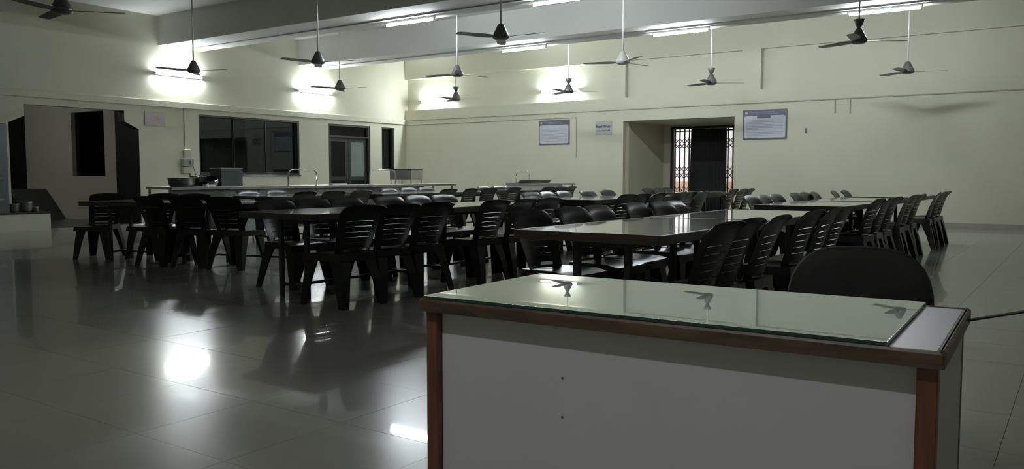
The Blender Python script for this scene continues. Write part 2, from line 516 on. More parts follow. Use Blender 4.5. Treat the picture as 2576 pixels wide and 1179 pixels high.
# the dark curtain: pleated cloth
c0, c1 = on_y(1737, 400, gyb - 0.1).x, on_y(1827, 400, gyb - 0.1).x
cu = MB()
rings = []
NP = 46
for t in range(7):
    zz = gz - 0.06 - (gz - 0.16) * t / 6
    row = []
    for i in range(NP + 1):
        u = i / NP
        sp = 1 + 0.05 * t / 6
        x = c0 + (c1 - c0) * ((u - 1) * sp + 1)
        row.append((x, gyb - 0.08 + 0.022 * math.sin(u * math.pi * 22 + 0.3 * t) * (0.6 + 0.4 * math.cos(u * 9)), zz))
    rings.append(row)
cu.loft(rings, cap=False, closed=False)
cur = part('curtain', cu, M_CURT, None, True)
cur.modifiers.new('s', 'SOLIDIFY').thickness = 0.004
tag(cur, 'black pleated curtain hanging in the middle of the far doorway gate', 'curtain')
rod = thing('curtain_rod', 'thin curtain rod across the top of the far doorway', 'rod')
part('rod', MB().tube([(ggx0 - 0.05, gyb - 0.08, gz - 0.05), (ggx1 + 0.05, gyb - 0.08, gz - 0.05)], 0.01), M_SSD, rod, True)
for i in range(8):
    xx = c0 + (c1 - c0) * (i + 0.5) / 8
    part('ring', MB().tube([(xx, gyb - 0.08 + 0.016 * math.cos(a), gz - 0.055 + 0.016 * math.sin(a)) for a in [k * math.pi / 5 for k in range(11)]], 0.003, 5), M_SSD, rod)

# ------------------------------------------------------------------ tube lights
def tube_light(label, loc, rz, m=M_LIT, wall=False, group='fluorescent tube lights'):
    """batten along local X; hangs below a beam, or its back (+Y) on a wall"""
    r = thing('tube_light', label, 'light', loc, rz, group)
    if wall:
        part('batten', MB().bbox(-0.62, 0.62, 0.035, 0.075, -0.03, 0.03, 0.004), M_TUBEB, r)
        off = (0, 0, 0)
    else:
        part('batten', MB().bbox(-0.62, 0.62, -0.03, 0.03, 0.035, 0.075, 0.004), M_TUBEB, r)
    part('tube', MB().tube([(-0.585, 0, 0), (-0.2, 0, 0), (0.2, 0, 0), (0.585, 0, 0)], 0.0135, 10), m, r, True)
    for s in (-1, 1):
        h = MB().tube([(s * 0.585, 0, 0), (s * 0.60, 0, 0)], 0.0145, 10)
        if wall:
            h.box(s * 0.6 - 0.012, s * 0.6 + 0.012, -0.018, 0.04, -0.02, 0.02)
        else:
            h.box(s * 0.6 - 0.012, s * 0.6 + 0.012, -0.02, 0.02, -0.018, 0.04)
        part('lamp_holder', h, M_CAPM, r)
    return r

for (x, y, lab) in [(-10.7, 11.95, 'lit white tube light under the nearer beam above the middle tables'),
                    (-7.3, 11.95, 'lit white tube light under the nearer beam cut by the top of the photo'),
                    (-10.8, 15.95, 'lit white tube light under the farther beam behind the big near fan'),
                    (-6.95, 15.95, 'lit white tube light under the farther beam above the far doorway'),
                    (-3.1, 15.95, 'lit white tube light under the farther beam at the upper right')]:
    tube_light(lab, (x, y, ZB - 0.076), 0, group='ceiling tube lights')
tube_light('lit tube light behind the camera that lights the desk front', (-1.1, -0.45, ZB - 0.076), 0, M_LITN, group='ceiling tube lights')
pa, pb = on_x(447, 190, XL), on_x(790, 232, XL)
tube_light('glaring tube light on the left wall above the pink board', (XL + 0.076, pa.y, pa.z), R(90), wall=True, group='wall tube lights')
tube_light('glaring tube light on the left wall above the dark window', (XL + 0.076, pb.y, pb.z), R(90), wall=True, group='wall tube lights')
YB = YR + 0.13
pa, pb = on_y(1101, 254, YB), on_y(1411, 228, YB)
tube_light('glaring tube light in the corner recess of the far wall', (pa.x, YB - 0.076, pa.z), 0, wall=True, group='wall tube lights')
tube_light('glaring tube light in the far wall recess above the notice', (pb.x, YB - 0.076, pb.z), 0, wall=True, group='wall tube lights')
tube_light('dim tube light inside the lobby beyond the left opening', (-21.0, 6.2, 3.4 - 0.076), 0, M_LITL, group='lobby lights')
tube_light('unseen dim tube light added to show the cabinets behind the dark window', (-22.0, 14.5, 3.4 - 0.076), R(90), M_LITK, group='lobby lights')  # added lamp, faintly brings up the cabinets behind the glass
tube_light('unseen tube light added behind the glass door to brighten the gate gaps', (-19.6, dy0 + 0.7, 3.4 - 0.076), R(90), M_LITC, group='lobby lights')  # added lamp, lights the pale wall behind the second gate
tube_light('unseen bright tube light added to whiten the porch wall beyond the far gate', (-12.2, 24.6, 4.0 - 0.076), R(90), M_LITO, group='porch lights')  # added lamp out of view, makes the wall behind the gate bright

# ------------------------------------------------------------------ ceiling fans
blade = MB()
for (r0, w0, a0), (r1, w1, a1) in zip([(0.10, .03, .2), (0.2, .06, .2), (0.3, .075, .16), (0.69, .065, .1)], [(0.2, .06, .2), (0.3, .075, .16), (0.69, .065, .1), (0.72, .04, .1)]):
    q = []
    for r_, w_, a_ in ((r0, w0, a0), (r1, w1, a1)):
        q.append([(r_, -w_, -w_ * a_ - .003), (r_, w_, w_ * a_ - .003), (r_, w_, w_ * a_ + .003), (r_, -w_, -w_ * a_ + .003)])
    blade.loft(q)
me_blade = blade.mesh('blade', M_FAN)
me_motor = MB().lathe([(0.02, -.075), (0.085, -.07), (0.125, -.045), (0.125, -.01), (0.10, .04), (0.07, .10), (0.045, .15), (0.02, .165)], 16).mesh('motor', M_FAN, True)
me_cup = MB().lathe([(0.02, .165), (0.03, .17), (0.055, .22), (0.085, .285), (0.075, .29), (0.015, .28)], 16).mesh('lower_canopy', M_FAN, True)
me_canopy = MB().lathe([(0.02, -.12), (0.06, -.10), (0.075, -.0)], 12).mesh('upper_canopy', M_ROD, True)
me_pblade, me_pmotor = me_blade.copy(), me_motor.copy()
for me_ in (me_pblade, me_pmotor):
    me_.materials[0] = M_FANP
FANS = [((1260, 88), 4.9, False, 'large dark ceiling fan nearest, in front of the ceiling tubes'),
        ((800, 152), 18, False, 'ceiling fan left of the nearest one, one blade to the right'),
        ((855, 219), 12, False, 'small far ceiling fan beside the left wall tube glare'),
        ((1150, 184), 70, False, 'ceiling fan hanging above the corner of the hall'),
        ((1147, 246), 31, True, 'far ceiling fan with hourglass hub beside the corner tube'),
        ((1567, 152), 80, False, 'pale ceiling fan on a long bright rod before the far wall recess'),
        ((1430, 228), 33, True, 'ceiling fan silhouetted against the far wall tube glare'),
        ((1789, 205), 36, True, 'hourglass ceiling fan above the far doorway'),
        ((2160, 98), 34, True, 'ceiling fan just below the upper right tube light'),
        ((2283, 176), 22, False, 'dark conical ceiling fan at the far right'),
        ((487, 174), 20, False, 'ceiling fan on a long rod lost in the left wall tube glare'),
        ((1950, -34), 60, False, 'ceiling fan at the top edge of the photo right of centre'),
        ((155, 20), 50, False, 'dark ceiling fan in the upper left corner')]
ZF = 3.14
for (px, py), ang, cup, lab in FANS:
    p = on_z(px, py, ZF)
    top = ZS
    for a, b in BEAMS:
        if a - 0.1 < p.y < b + 0.1:
            top = ZB
    r = thing('ceiling_fan', lab, 'fan', p, R(ang), 'ceiling fans')
    pale = lab.startswith('pale')
    link('motor', me_pmotor if pale else me_motor, r)
    if cup:
        link('lower_canopy', me_cup, r)
    part('downrod', MB().tube([(0, 0, 0.15), (0, 0, top - ZF - 0.02)], 0.014, 8), M_ROD, r, True)
    link('upper_canopy', me_canopy, r, (0, 0, top - ZF))
    for k in range(3):
        bl = link('blade', me_pblade if pale else me_blade, r, (0, 0, -0.03))
        bl.rotation_euler = (0, 0, k * 2 * math.pi / 3)

# ------------------------------------------------------------------ chairs
def solid(mb, name, m, t):
    me = mb.mesh(name, m, True)
    import bmesh
    bm = bmesh.new()
    bm.from_mesh(me)
    bmesh.ops.solidify(bm, geom=bm.faces[:], thickness=t)
    bm.to_mesh(me)
    bm.free()
    for p in me.polygons:
        p.use_smooth = True
    me.set_sharp_from_angle(angle=R(38))
    me.update()
    return me

US = [-1, -.9, -.66, -.35, 0, .35, .66, .9, 1]
SL = [(.452, .474), (.530, .535), (.575, .580), (.620, .625), (.665, .670), (.710, .715)]
ZSB, ZST = 0.40, 0.84
zs = [ZSB]
for a, b in SL:
    zs += [a, b]
zs += [0.75, 0.785, 0.81, 0.828, ZST]

def back_pt(u, z):
    t = (z - ZSB) / (ZST - ZSB)
    ztop = ZST - 0.016 * u * u - 0.012 * (max(0, abs(u) - .66) / .34) ** 4
    zz = ZSB + (ztop - ZSB) * t
    hw = 0.182 + 0.055 * t - 0.006 * max(0, t - 0.93) / 0.07
    y = -0.185 - 0.115 * t ** 1.25 + 0.055 * u * u * (1 - 0.65 * t)
    if t > 0.86:
        y -= 0.034 * ((t - 0.86) / 0.14) ** 1.5
    return (u * hw, y, zz)
bk = MB()
bk.v = [back_pt(u, z) for z in zs for u in US]
n = len(US)
slot_rows = {zs.index(a) for a, b in SL}
for r_ in range(len(zs) - 1):
    for c in range(n - 1):
        if r_ in slot_rows and 2 <= c <= 5:
            continue
        bk.f.append((r_ * n + c, r_ * n + c + 1, (r_ + 1) * n + c + 1, (r_ + 1) * n + c))
me_back = solid(bk, 'backrest', M_BLACK, 0.006)
seat = MB()
N = 7
for j in range(N):
    v = j / (N - 1)
    for i in range(N):
        u = -1 + 2 * i / (N - 1)
        hw = 0.185 + 0.035 * v
        seat.v.append((u * hw, -0.20 + 0.43 * v - 0.02 * u * u * v, 0.435 - 0.016 * (1 - u * u) * math.sin(math.pi * min(1, v * 1.1)) - 0.018 * max(0, v - .8) / .2))
for j in range(N - 1):
    for i in range(N - 1):
        seat.f.append((j * N + i, j * N + i + 1, (j + 1) * N + i + 1, (j + 1) * N + i))
ring = [(j, 0) for j in range(N)] + [(N - 1, i) for i in range(1, N)] + [(j, N - 1) for j in range(N - 2, -1, -1)] + [(0, i) for i in range(N - 2, 0, -1)]
base = len(seat.v)
for (j, i) in ring:
    x, y, z = seat.v[j * N + i]
    seat.v.append((x * 1.03, y * 1.03, z - 0.055))
L_ = len(ring)
for k in range(L_):
    a, b = ring[k], ring[(k + 1) % L_]
    seat.f.append((a[0] * N + a[1], b[0] * N + b[1], base + (k + 1) % L_, base + k))
me_seat = solid(seat, 'seat', M_BLACK, -0.007)

def leg_mesh(sx, sy):
    lv = [(0.415, 0.19, 0.20 if sy > 0 else 0.195, 0.165), (0.375, 0.198, 0.21, 0.118), (0.22, 0.216, 0.23 if sy > 0 else 0.255, 0.092), (0.0, 0.238, 0.252 if sy > 0 else 0.30, 0.062)]
    t = 0.012
    rings = []
    for z, x, y, a in lv:
        cx, cy = sx * x, sy * y
        rings.append([(cx, cy, z), (cx - sx * a, cy, z), (cx - sx * a, cy - sy * t, z), (cx - sx * t, cy - sy * t, z), (cx - sx * t, cy - sy * a, z), (cx, cy - sy * a, z)])
    return MB().loft(rings).mesh('leg', M_BLACK)
me_legs = [leg_mesh(sx, sy) for sx in (-1, 1) for sy in (-1, 1)]

def chair(x, y, facing, label, group):
    """facing: direction in degrees (world) the sitter looks"""
    r = thing('dining_chair', label, 'chair', (x, y, 0), R(facing - 90), group)
    link('seat', me_seat, r)
    link('backrest', me_back, r)
    for m in me_legs:
        link('leg', m, r)
    return r

# ------------------------------------------------------------------ dining tables
TL, TWD, TZ = 1.83, 0.96, 0.76
hx, hy = TWD / 2, TL / 2
me_ttop = MB().bbox(-hx + .018, hx - .018, -hy + .018, hy - .018, TZ - .030, TZ, .002).mesh('tabletop', M_TOP)
eb = MB()
eb.bbox(-hx, -hx + .02, -hy, hy, TZ - .052, TZ + .001, .004).bbox(hx - .02, hx, -hy, hy, TZ - .052, TZ + .001, .004)
eb.bbox(-hx + .018, hx - .018, -hy, -hy + .02, TZ - .052, TZ + .001, .004).bbox(-hx + .018, hx - .018, hy - .02, hy, TZ - .052, TZ + .001, .004)
me_teb = eb.mesh('edge_band', M_EDGE)
LXo, LYo = hx - .31, hy - .22
me_tleg = MB().bbox(-.02, .02, -.02, .02, 0, TZ - .03, .003).mesh('leg', M_STEEL_BLK)
me_trx = B(-LXo, LXo, -.012, .012, .10, .125).mesh('end_rail', M_STEEL_BLK)
me_try = B(-.012, .012, -LYo + .012, LYo - .012, .10, .125).mesh('stretcher', M_STEEL_BLK)
ap = MB()
ap.box(-LXo, LXo, -LYo - .012, -LYo + .012, TZ - .10, TZ - .03).box(-LXo, LXo, LYo - .012, LYo + .012, TZ - .10, TZ - .03)
ap.box(-LXo - .012, -LXo + .012, -LYo, LYo, TZ - .10, TZ - .03).box(LXo - .012, LXo + .012, -LYo, LYo, TZ - .10, TZ - .03)
me_tap = ap.mesh('apron', M_STEEL_BLK)

def table(x, y, rz, label, group='canteen tables'):
    r = thing('dining_table', label, 'table', (x, y, 0), rz, group)
    link('tabletop', me_ttop, r)
    link('edge_band', me_teb, r)
    link('apron', me_tap, r)
    for sx in (-1, 1):
        for sy in (-1, 1):
            link('leg', me_tleg, r, (sx * LXo, sy * LYo, 0))
    for s in (-1, 1):
        link('end_rail', me_trx, r, (0, s * LYo, 0))
    link('stretcher', me_try, r)
    return r

ORD = ['first', 'second', 'third', 'fourth', 'fifth', 'sixth']

def row(xc, ys, tname, left, right, fl=0.0):
    """a run of tables along Y: ys = table starts; left/right = chair Y positions on each side"""
    for k, y0 in enumerate(ys):
        nm = '%s grey-topped canteen table %s' % (('nearest', 'second nearest', 'third nearest')[k], tname) if len(ys) > 1 else 'single grey-topped canteen table %s' % tname
        table(xc + random.uniform(-.01, .01), y0 + TL / 2, R(random.uniform(-.4, .4)), nm)
    return tname

# middle row
row(-5.76, [4.66, 6.53], 'in the near middle row', [], [])
row(-5.85, [9.6, 11.47], 'in the middle row further back', [], [])
row(-6.2, [14.3], 'at the far end of the middle row', [], [])
# right row
row(-2.33, [4.05, 5.9], 'in the near right row', [], [])
row(-2.55, [9.0, 11.0], 'in the right row further back', [], [])
row(-2.55, [13.3], 'at the far end of the right row', [], [])
# left row along the counter
row(-10.75, [8.3], 'in the left row nearest the counter box', [], [])
row(-10.6, [10.55, 12.42], 'in the left row beside the counter rails', [], [])
row(-10.6, [15.0], 'at the far end of the left row', [], [])
# two tables set crosswise at the left, turned a little
CA = R(15)
CT, CN = Vector((math.cos(CA), math.sin(CA), 0)), Vector((-math.sin(CA), math.cos(CA), 0))
CO = Vector((-10.33, 5.35, 0))
for k, a in enumerate((0.77, 2.31)):
    p = CO + CT * a + CN * .48
    t = table(p.x, p.y, R(90) + CA, ('shorter grey-topped table set crosswise at the far left', 'shorter grey-topped table set crosswise next to the middle row')[k])
    t.scale = (1, .835, 1)

SIDE = {'L': (-1, 0.0), 'R': (1, 180.0)}

def chairs(xc, off, side, ys, where, grp):
    sx, face = SIDE[side]
    nm = len(ys)
    for k, y in enumerate(ys):
        lab = 'black plastic chair, %s from near end, %s' % (ORD[k], where)
        chair(xc + sx * (off + random.uniform(-.02, .03)), y, face + random.uniform(-4, 4), lab, grp)

G1 = 'black plastic chairs around the tables'
chairs(-5.76, 0.60, 'R', [4.87, 5.33, 5.79, 6.72, 7.2, 7.68], 'right side of near middle tables', G1)
chairs(-5.76, 0.60, 'L', [5.40, 5.88, 6.34, 7.05, 7.55, 8.05], 'left side of near middle tables', G1)
chairs(-5.85, 0.56, 'R', [9.85, 10.3, 10.75, 11.55, 11.98, 12.4], 'right side of second middle table pair', G1)
chairs(-5.85, 0.56, 'L', [10.1, 10.56, 11.07, 11.8, 12.4], 'left side of second middle table pair', G1)
chairs(-6.2, 0.56, 'R', [14.75, 15.2, 15.65], 'right side of last middle table', G1)
chairs(-6.2, 0.56, 'L', [14.75, 15.2, 15.65], 'left side of last middle table', G1)
chairs(-2.33, 0.46, 'R', [4.24, 4.66, 5.12, 6.02, 6.46, 6.9], 'right side of near right tables', G1)
chairs(-2.33, 0.62, 'L', [4.85, 5.45, 5.92, 6.6, 7.05, 7.46], 'left side of near right tables', G1)
chairs(-2.55, 0.44, 'R', [9.4, 9.9, 10.4, 11.15, 11.65, 12.15], 'right side of second right table pair', G1)
chairs(-2.55, 0.50, 'L', [9.9, 10.4, 10.85, 11.8, 12.25, 12.65], 'left side of second right table pair', G1)
chairs(-2.55, 0.44, 'R', [13.6, 14.1, 14.65], 'right side of last right table', G1)
chairs(-2.55, 0.50, 'L', [13.9, 14.5], 'left side of last right table', G1)
chairs(-10.75, 0.56, 'R', [8.62, 9.25, 9.85], 'right side of first left-row table', G1)
chairs(-10.75, 0.56, 'L', [8.9, 9.5], 'left side of first left-row table', G1)
chairs(-10.6, 0.56, 'R', [11.9, 12.6, 13.2, 14.05], 'right side of tables by counter rails', G1)
chairs(-10.6, 0.56, 'L', [12.1, 12.65, 13.25], 'left side of tables by counter rails', G1)
chairs(-10.6, 0.56, 'R', [15.35, 15.85, 16.35], 'right side of last left-row table', G1)
chairs(-10.6, 0.56, 'L', [15.3, 15.85, 16.35], 'left side of last left-row table', G1)
# crosswise tables
for k, (a, b) in enumerate(((-.25, .55), (.40, .80), (.92, .78))):
    p = CO + CT * a + CN * b
    chair(p.x, p.y, (-50, -62, -66)[k] + random.uniform(-3, 3), 'black plastic chair facing us, %s from the left behind the crosswise tables' % ORD[k], G1)
for k, (a, b) in enumerate(((1.23, .18), (1.74, .2), (2.25, .2))):
    p = CO + CT * a + CN * b
    chair(p.x, p.y, 105 + random.uniform(-6, 6), 'black plastic chair, back to us, %s from the left before the crosswise tables' % ORD[k], G1)

# ------------------------------------------------------------------ foreground desk
DK = thing('reception_desk', 'white laminate desk with brown wood legs in the foreground', 'desk', (-0.82, 1.928, 0), R(2.0))
dw, dd, dz = 0.61, 0.300, 0.76
part('desktop', MB().bbox(-dw + .014, dw - .014, -dd + .014, dd - .014, dz - .028, dz, .002), M_WHITE, DK)
for (a, b, c, d_) in [(-dw, dw, -dd, -dd + .016), (-dw, dw, dd - .016, dd), (-dw, -dw + .016, -dd + .016, dd - .016), (dw - .016, dw, -dd + .016, dd - .016)]:
    part('edge_strip', MB().bbox(a, b, c, d_, dz - .030, dz + .002, .005), M_DEDGE, DK)
for sx in (-1, 1):
    for sy in (-1, 1):
        x = sx * (dw - .030)
        y = sy * (dd - .036)
        part('leg', MB().bbox(x - .018, x + .018, y - .018, y + .018, 0, dz - .029, .002), M_DWOOD, DK)
fp = part('front_panel', MB().bbox(-dw + .049, dw - .049, -dd + .038, -dd + .052, 0.06, dz - .029, .001), M_WHITE, DK)
for sx in (-1, 1):
    part('side_panel', B(min(sx * (dw - .026), sx * (dw - .013)), max(sx * (dw - .026), sx * (dw - .013)), -dd + .055, dd - .055, 0.06, dz - .029), M_WHITE, DK)
for z in (0.60, 0.505, 0.36):
    part('screw', MB().tube([(-0.20, -dd + .0395, z), (-0.20, -dd + .036, z)], 0.0026, 8), M_INK, DK)
gt = thing('glass_sheet', 'greenish glass sheet lying on the white foreground desk', 'glass', (-0.82, 1.928, 0), R(2.0))
part('glass', MB().box(-dw + .012, dw - .10, -dd + .012, dd - .004, dz + .0045, dz + .0095), M_GLASST, gt)
gb = MB()
for (a, b, c, d_) in [(-dw + .012, dw - .10, -dd + .0105, -dd + .012), (dw - .10, dw - .0985, -dd + .0105, dd - .004), (-dw + .0105, -dw + .012, -dd + .0105, dd - .004)]:
    gb.box(a, b, c, d_, dz + .0025, dz + .0095)
part('polished_edge', gb, M_GEDGE, gt)

# office chair behind the desk
oc = thing('office_chair', 'black round-backed office chair behind the foreground desk', 'chair', (-0.62, 2.95, 0), R(190))
p0 = on_z(2178, 700, 0.62)
oc.location = (p0.x * 1.0, p0.y, 0)
oc.location = (-0.61, 2.84, 0)
prof = []
NB = 28
def bring(y, k):
    r_ = []
    for i in range(NB):
        a = 2 * math.pi * i / NB
        c_, s_ = math.cos(a), math.sin(a)
        e = 0.62
        r_.append((k * 0.238 * math.copysign(abs(c_) ** e, c_), y + 0.05 * (c_ * c_) , 0.60 + k * 0.235 * math.copysign(abs(s_) ** 0.75, s_)))
    return r_
part('backrest', MB().loft([bring(-.27, .80), bring(-.26, .95), bring(-.235, 1.0), bring(-.21, .96), bring(-.195, .8)]), M_SOFT, oc, True)
part('seat', MB().loft([[(k * .24 * math.cos(a), .02 + k * .24 * math.sin(a), z) for a in [2 * math.pi * i / 20 for i in range(20)]] for k, z in ((.9, .40), (1, .42), (1, .455), (.85, .475))]), M_SOFT, oc, True)
part('back_bracket', MB().tube([(0, -.02, .395), (0, -.27, .40), (0, -.285, .55)], .02), M_BLACK, oc)
part('gas_column', MB().lathe([(.04, .09), (.035, .2), (.025, .21), (.025, .40)], 12), M_STEEL_BLK, oc)
for k in range(5):
    a = k * 2 * math.pi / 5 + .3
    part('base_arm', MB().tube([(0, 0, .10), (.25 * math.cos(a), .25 * math.sin(a), .075)], [.03, .018]), M_BLACK, oc)
    part('caster', MB().tube([(.25 * math.cos(a) - .02 * math.sin(a), .25 * math.sin(a) + .02 * math.cos(a), .028), (.25 * math.cos(a) + .02 * math.sin(a), .25 * math.sin(a) - .02 * math.cos(a), .028)], .028, 10), M_BLACK, oc)
for s in (-1, 1):
    part('armrest', MB().tube([(s * .25, -.15, .44), (s * .27, -.15, .62), (s * .27, .02, .625)], .018), M_BLACK, oc)

# cable from the desk edge up to the right
cb = thing('cable', 'black cable running from the desk corner towards the right', 'cable')
m4 = Matrix.Translation(DK.location) @ Matrix.Rotation(R(2.0), 4, 'Z')
ca = m4 @ Vector((dw - 0.002, 0.235, dz - 0.018))
pth = []
for i in range(15):
    t = i / 14
    pth.append((ca.x + (X1 - 0.03 - ca.x) * t, ca.y + 2.4 * t, ca.z + 1.0 * t * (0.62 + 0.38 * t)))
part('lead', MB().tube(pth, 0.0036, 6), M_CABLE, cb, True)
part('plug', MB().bbox(X1 - .06, X1 - 0.001, pth[-1][1] - .03, pth[-1][1] + .03, pth[-1][2] - .04, pth[-1][2] + .04, .006), M_CABLE, cb)

# ------------------------------------------------------------------ serving counter and what stands on it
cx0, cx1, cya, cyb, cz = -12.95, -12.2, 7.85, 15.2, 0.90
ct = thing('serving_counter', 'long stainless steel serving counter along the left wall', 'counter', (cx0, cya, 0))
Lc = cyb - cya
part('worktop', MB().bbox(0, cx1 - cx0, 0, Lc, cz - .045, cz, .006), M_SS, ct)
npan = 7
for k in range(npan):
    a, b = Lc * k / npan + .012, Lc * (k + 1) / npan - .012
    if k == npan - 1:
        continue
    part('front_panel', MB().bbox(.66, .675, a, b, .12, cz - .05, .002), M_GREY if k % 2 else M_SSD, ct)
for k in range(npan + 1):
    for x in (.06, .64):
        y = min(max(Lc * k / npan, .03), Lc - .03)
        part('leg', MB().tube([(x, y, 0), (x, y, cz - .045)], .02, 8), M_SS, ct)
part('undershelf', B(.05, .64, .04, Lc - 1.1, .30, .32), M_SSD, ct)

def hoop(label, x, y, z, rz=0.0, wd=.66, ht=.30):
    r = thing('hoop_rail', label, 'rail', (x, y, z), rz, 'hoop rails on the counters')
    pts = [(0, -wd / 2, .004), (0, -wd / 2, ht * .6)]
    for k in range(7):
        a = math.pi - k * math.pi / 12
        pts.append((0, -wd / 2 + .12 + .12 * math.cos(a), ht - .12 + .12 * math.sin(a)))
    for k in range(7):
        a = math.pi / 2 - k * math.pi / 12
        pts.append((0, wd / 2 - .12 + .12 * math.cos(a), ht - .12 + .12 * math.sin(a)))
    pts += [(0, wd / 2, ht * .6), (0, wd / 2, .004)]
    part('bar', MB().tube(pts, .014, 8), M_CHROME, r, True)
    for s in (-1, 1):
        part('foot_flange', MB().lathe([(.035, 0), (.03, .008), (.016, .012)], 10, (0, s * wd / 2, 0)), M_CHROME, r)
h1a, h1b = on_x(725, 440, -12.3).y, on_x(797, 440, -12.3).y
hoop('bent steel hoop rail on the serving counter before the dark window', -12.3, (h1a + h1b) / 2, cz, 0, h1b - h1a)
h2a, h2b = on_x(930, 440, -12.3).y, on_x(995, 440, -12.3).y
hoop('bent steel hoop rail on the serving counter before the glass door', -12.3, (h2a + h2b) / 2, cz, 0, h2b - h2a)

bx = thing('steel_bin', 'grey open square steel bin standing on the serving counter', 'bin', (-12.55, on_x(583, 440, -12.4).y, cz), R(-8))
bb = MB()
for (a, b, c, d_) in [(-.20, .20, -.20, -.19), (-.20, .20, .19, .20), (-.20, -.19, -.19, .19), (.19, .20, -.19, .19)]:
    bb.box(a, b, c, d_, .0, .31)
bb.box(-.2, .2, -.2, .2, 0, .01)
part('body', bb, M_GREYB, bx)
part('rim', MB().tube([(-.2, -.2, .312), (.2, -.2, .312), (.2, .2, .312), (-.2, .2, .312), (-.2, -.2, .312)], .009, 6), M_SS, bx)

py0 = on_x(492, 455, -12.5).y
def pot(label, x, y, z, r_, h_, tilt=0.0, m=M_SSD, name='steel_pot'):
    t = thing(name, label, 'pot', (x, y, z), random.uniform(0, 3), 'steel vessels')
    t.rotation_euler = (tilt, 0, t.rotation_euler[2])
    part('body', MB().lathe([(r_ * .78, 0), (r_ * .95, h_ * .25), (r_, h_ * .9), (r_ * 1.06, h_), (r_ * .97, h_ * .98), (r_ * .9, h_ * .3), (r_ * .7, .012)], 18), m, t, True)
    for s in (-1, 1):
        part('handle', MB().tube([(s * r_ * 1.0, -.04, h_ * .75), (s * r_ * 1.22, -.03, h_ * .78), (s * r_ * 1.22, .03, h_ * .78), (s * r_ * 1.0, .04, h_ * .75)], .006, 6), m, t)
    return t
pot('wide dark steel basin at the near end of the serving counter', -12.6, py0 - .20, cz, .22, .15)
pot('small steel pan lying among utensils beside the wide basin', -12.48, py0 + .30, cz, .11, .09)
for k, (dx, dy, dzz, ln, ti, lab) in enumerate([(0, .02, .15, .30, .9, 'long white-handled ladle leaning out of the utensil pile'), (.06, .16, .10, .26, .35, 'bright steel ladle lying across the utensil pile'),
                                              (-.08, .22, .06, .24, .2, 'short steel serving spoon at the bottom of the utensil pile')]):
    ld = thing('ladle', lab, 'ladle', (-12.5 + dx, py0 + dy, cz + .02 + (.13 if k == 0 else .0)), 0, 'utensils')
    e = Vector((0, math.cos(ti) * ln, math.sin(ti) * ln))
    if k == 0:
        e = Vector((0, -.06, .22))
    part('handle', MB().tube([(0, 0, .012), tuple(e)], .009, 6), M_ROD if k == 0 else M_CHROME, ld)
    part('bowl', MB().lathe([(.012, -.018), (.04, -.006), (.05, .02), (.045, .02), (.02, -.004)], 12), M_SS, ld, True)
bkt = thing('cutlery_basket', 'dark rectangular cutlery basket behind the utensil pile', 'basket', (-12.72, py0 + .28, cz), .1)
q = MB()
for (a, b, c, d_) in [(-.12, .12, -.16, -.15), (-.12, .12, .15, .16), (-.12, -.11, -.15, .15), (.11, .12, -.15, .15)]:
    q.box(a, b, c, d_, 0, .17)
q.box(-.12, .12, -.16, .16, 0, .01)
part('body', q, M_DARK, bkt)
part('rim', MB().tube([(-.12, -.16, .172), (.12, -.16, .172), (.12, .16, .172), (-.12, .16, .172), (-.12, -.16, .172)], .007, 6), M_SSD, bkt)
for k, (x, y, lab) in enumerate([(-12.3, py0 + .12, 'small white box at the front edge of the serving counter'), (-12.32, on_x(880, 455, -12.3).y - .3, 'flat white tray on the serving counter before the glass door')]):
    t = tag(part('white_tray', MB().bbox(x - .06, x + .06, y - (.09 if k == 0 else .2), y + (.09 if k == 0 else .2), cz, cz + .03, .008), mat('white plastic', (.75, .75, .74), .4)), lab, 'tray')

# steel food trolley near the corner
tp = on_z(1020, 430, 1.22)
tr = thing('food_trolley', 'steel food trolley with dark rim standing in the hall corner', 'trolley', (-15.4, 17.0, 0), R(25))
q = MB()
for (a, b, c, d_) in [(-.30, .30, -.52, -.51), (-.30, .30, .51, .52), (-.30, -.29, -.51, .51), (.29, .30, -.51, .51)]:
    q.box(a, b, c, d_, .98, 1.25)
q.box(-.30, .30, -.52, .52, .98, .99)
part('tray', q, M_SS, tr)
part('rim', MB().tube([(-.30, -.52, 1.255), (.30, -.52, 1.255), (.30, .52, 1.255), (-.30, .52, 1.255), (-.30, -.52, 1.255)], .018, 6), M_DARK, tr)
for sx in (-1, 1):
    for sy in (-1, 1):
        part('leg', MB().tube([(sx * .28, sy * .49, .06), (sx * .28, sy * .49, .99)], .016, 8), M_SS, tr)
        part('caster', MB().tube([(sx * .28, sy * .49 - .015, .04), (sx * .28, sy * .49 + .015, .04)], .04, 12), M_BLACK, tr)
part('shelf', B(-.29, .29, -.5, .5, .45, .47), M_SS, tr)
part('push_handle', MB().tube([(-.2, .51, 1.2), (-.2, .64, 1.22), (.2, .64, 1.22), (.2, .51, 1.2)], .013, 8), M_CHROME, tr)

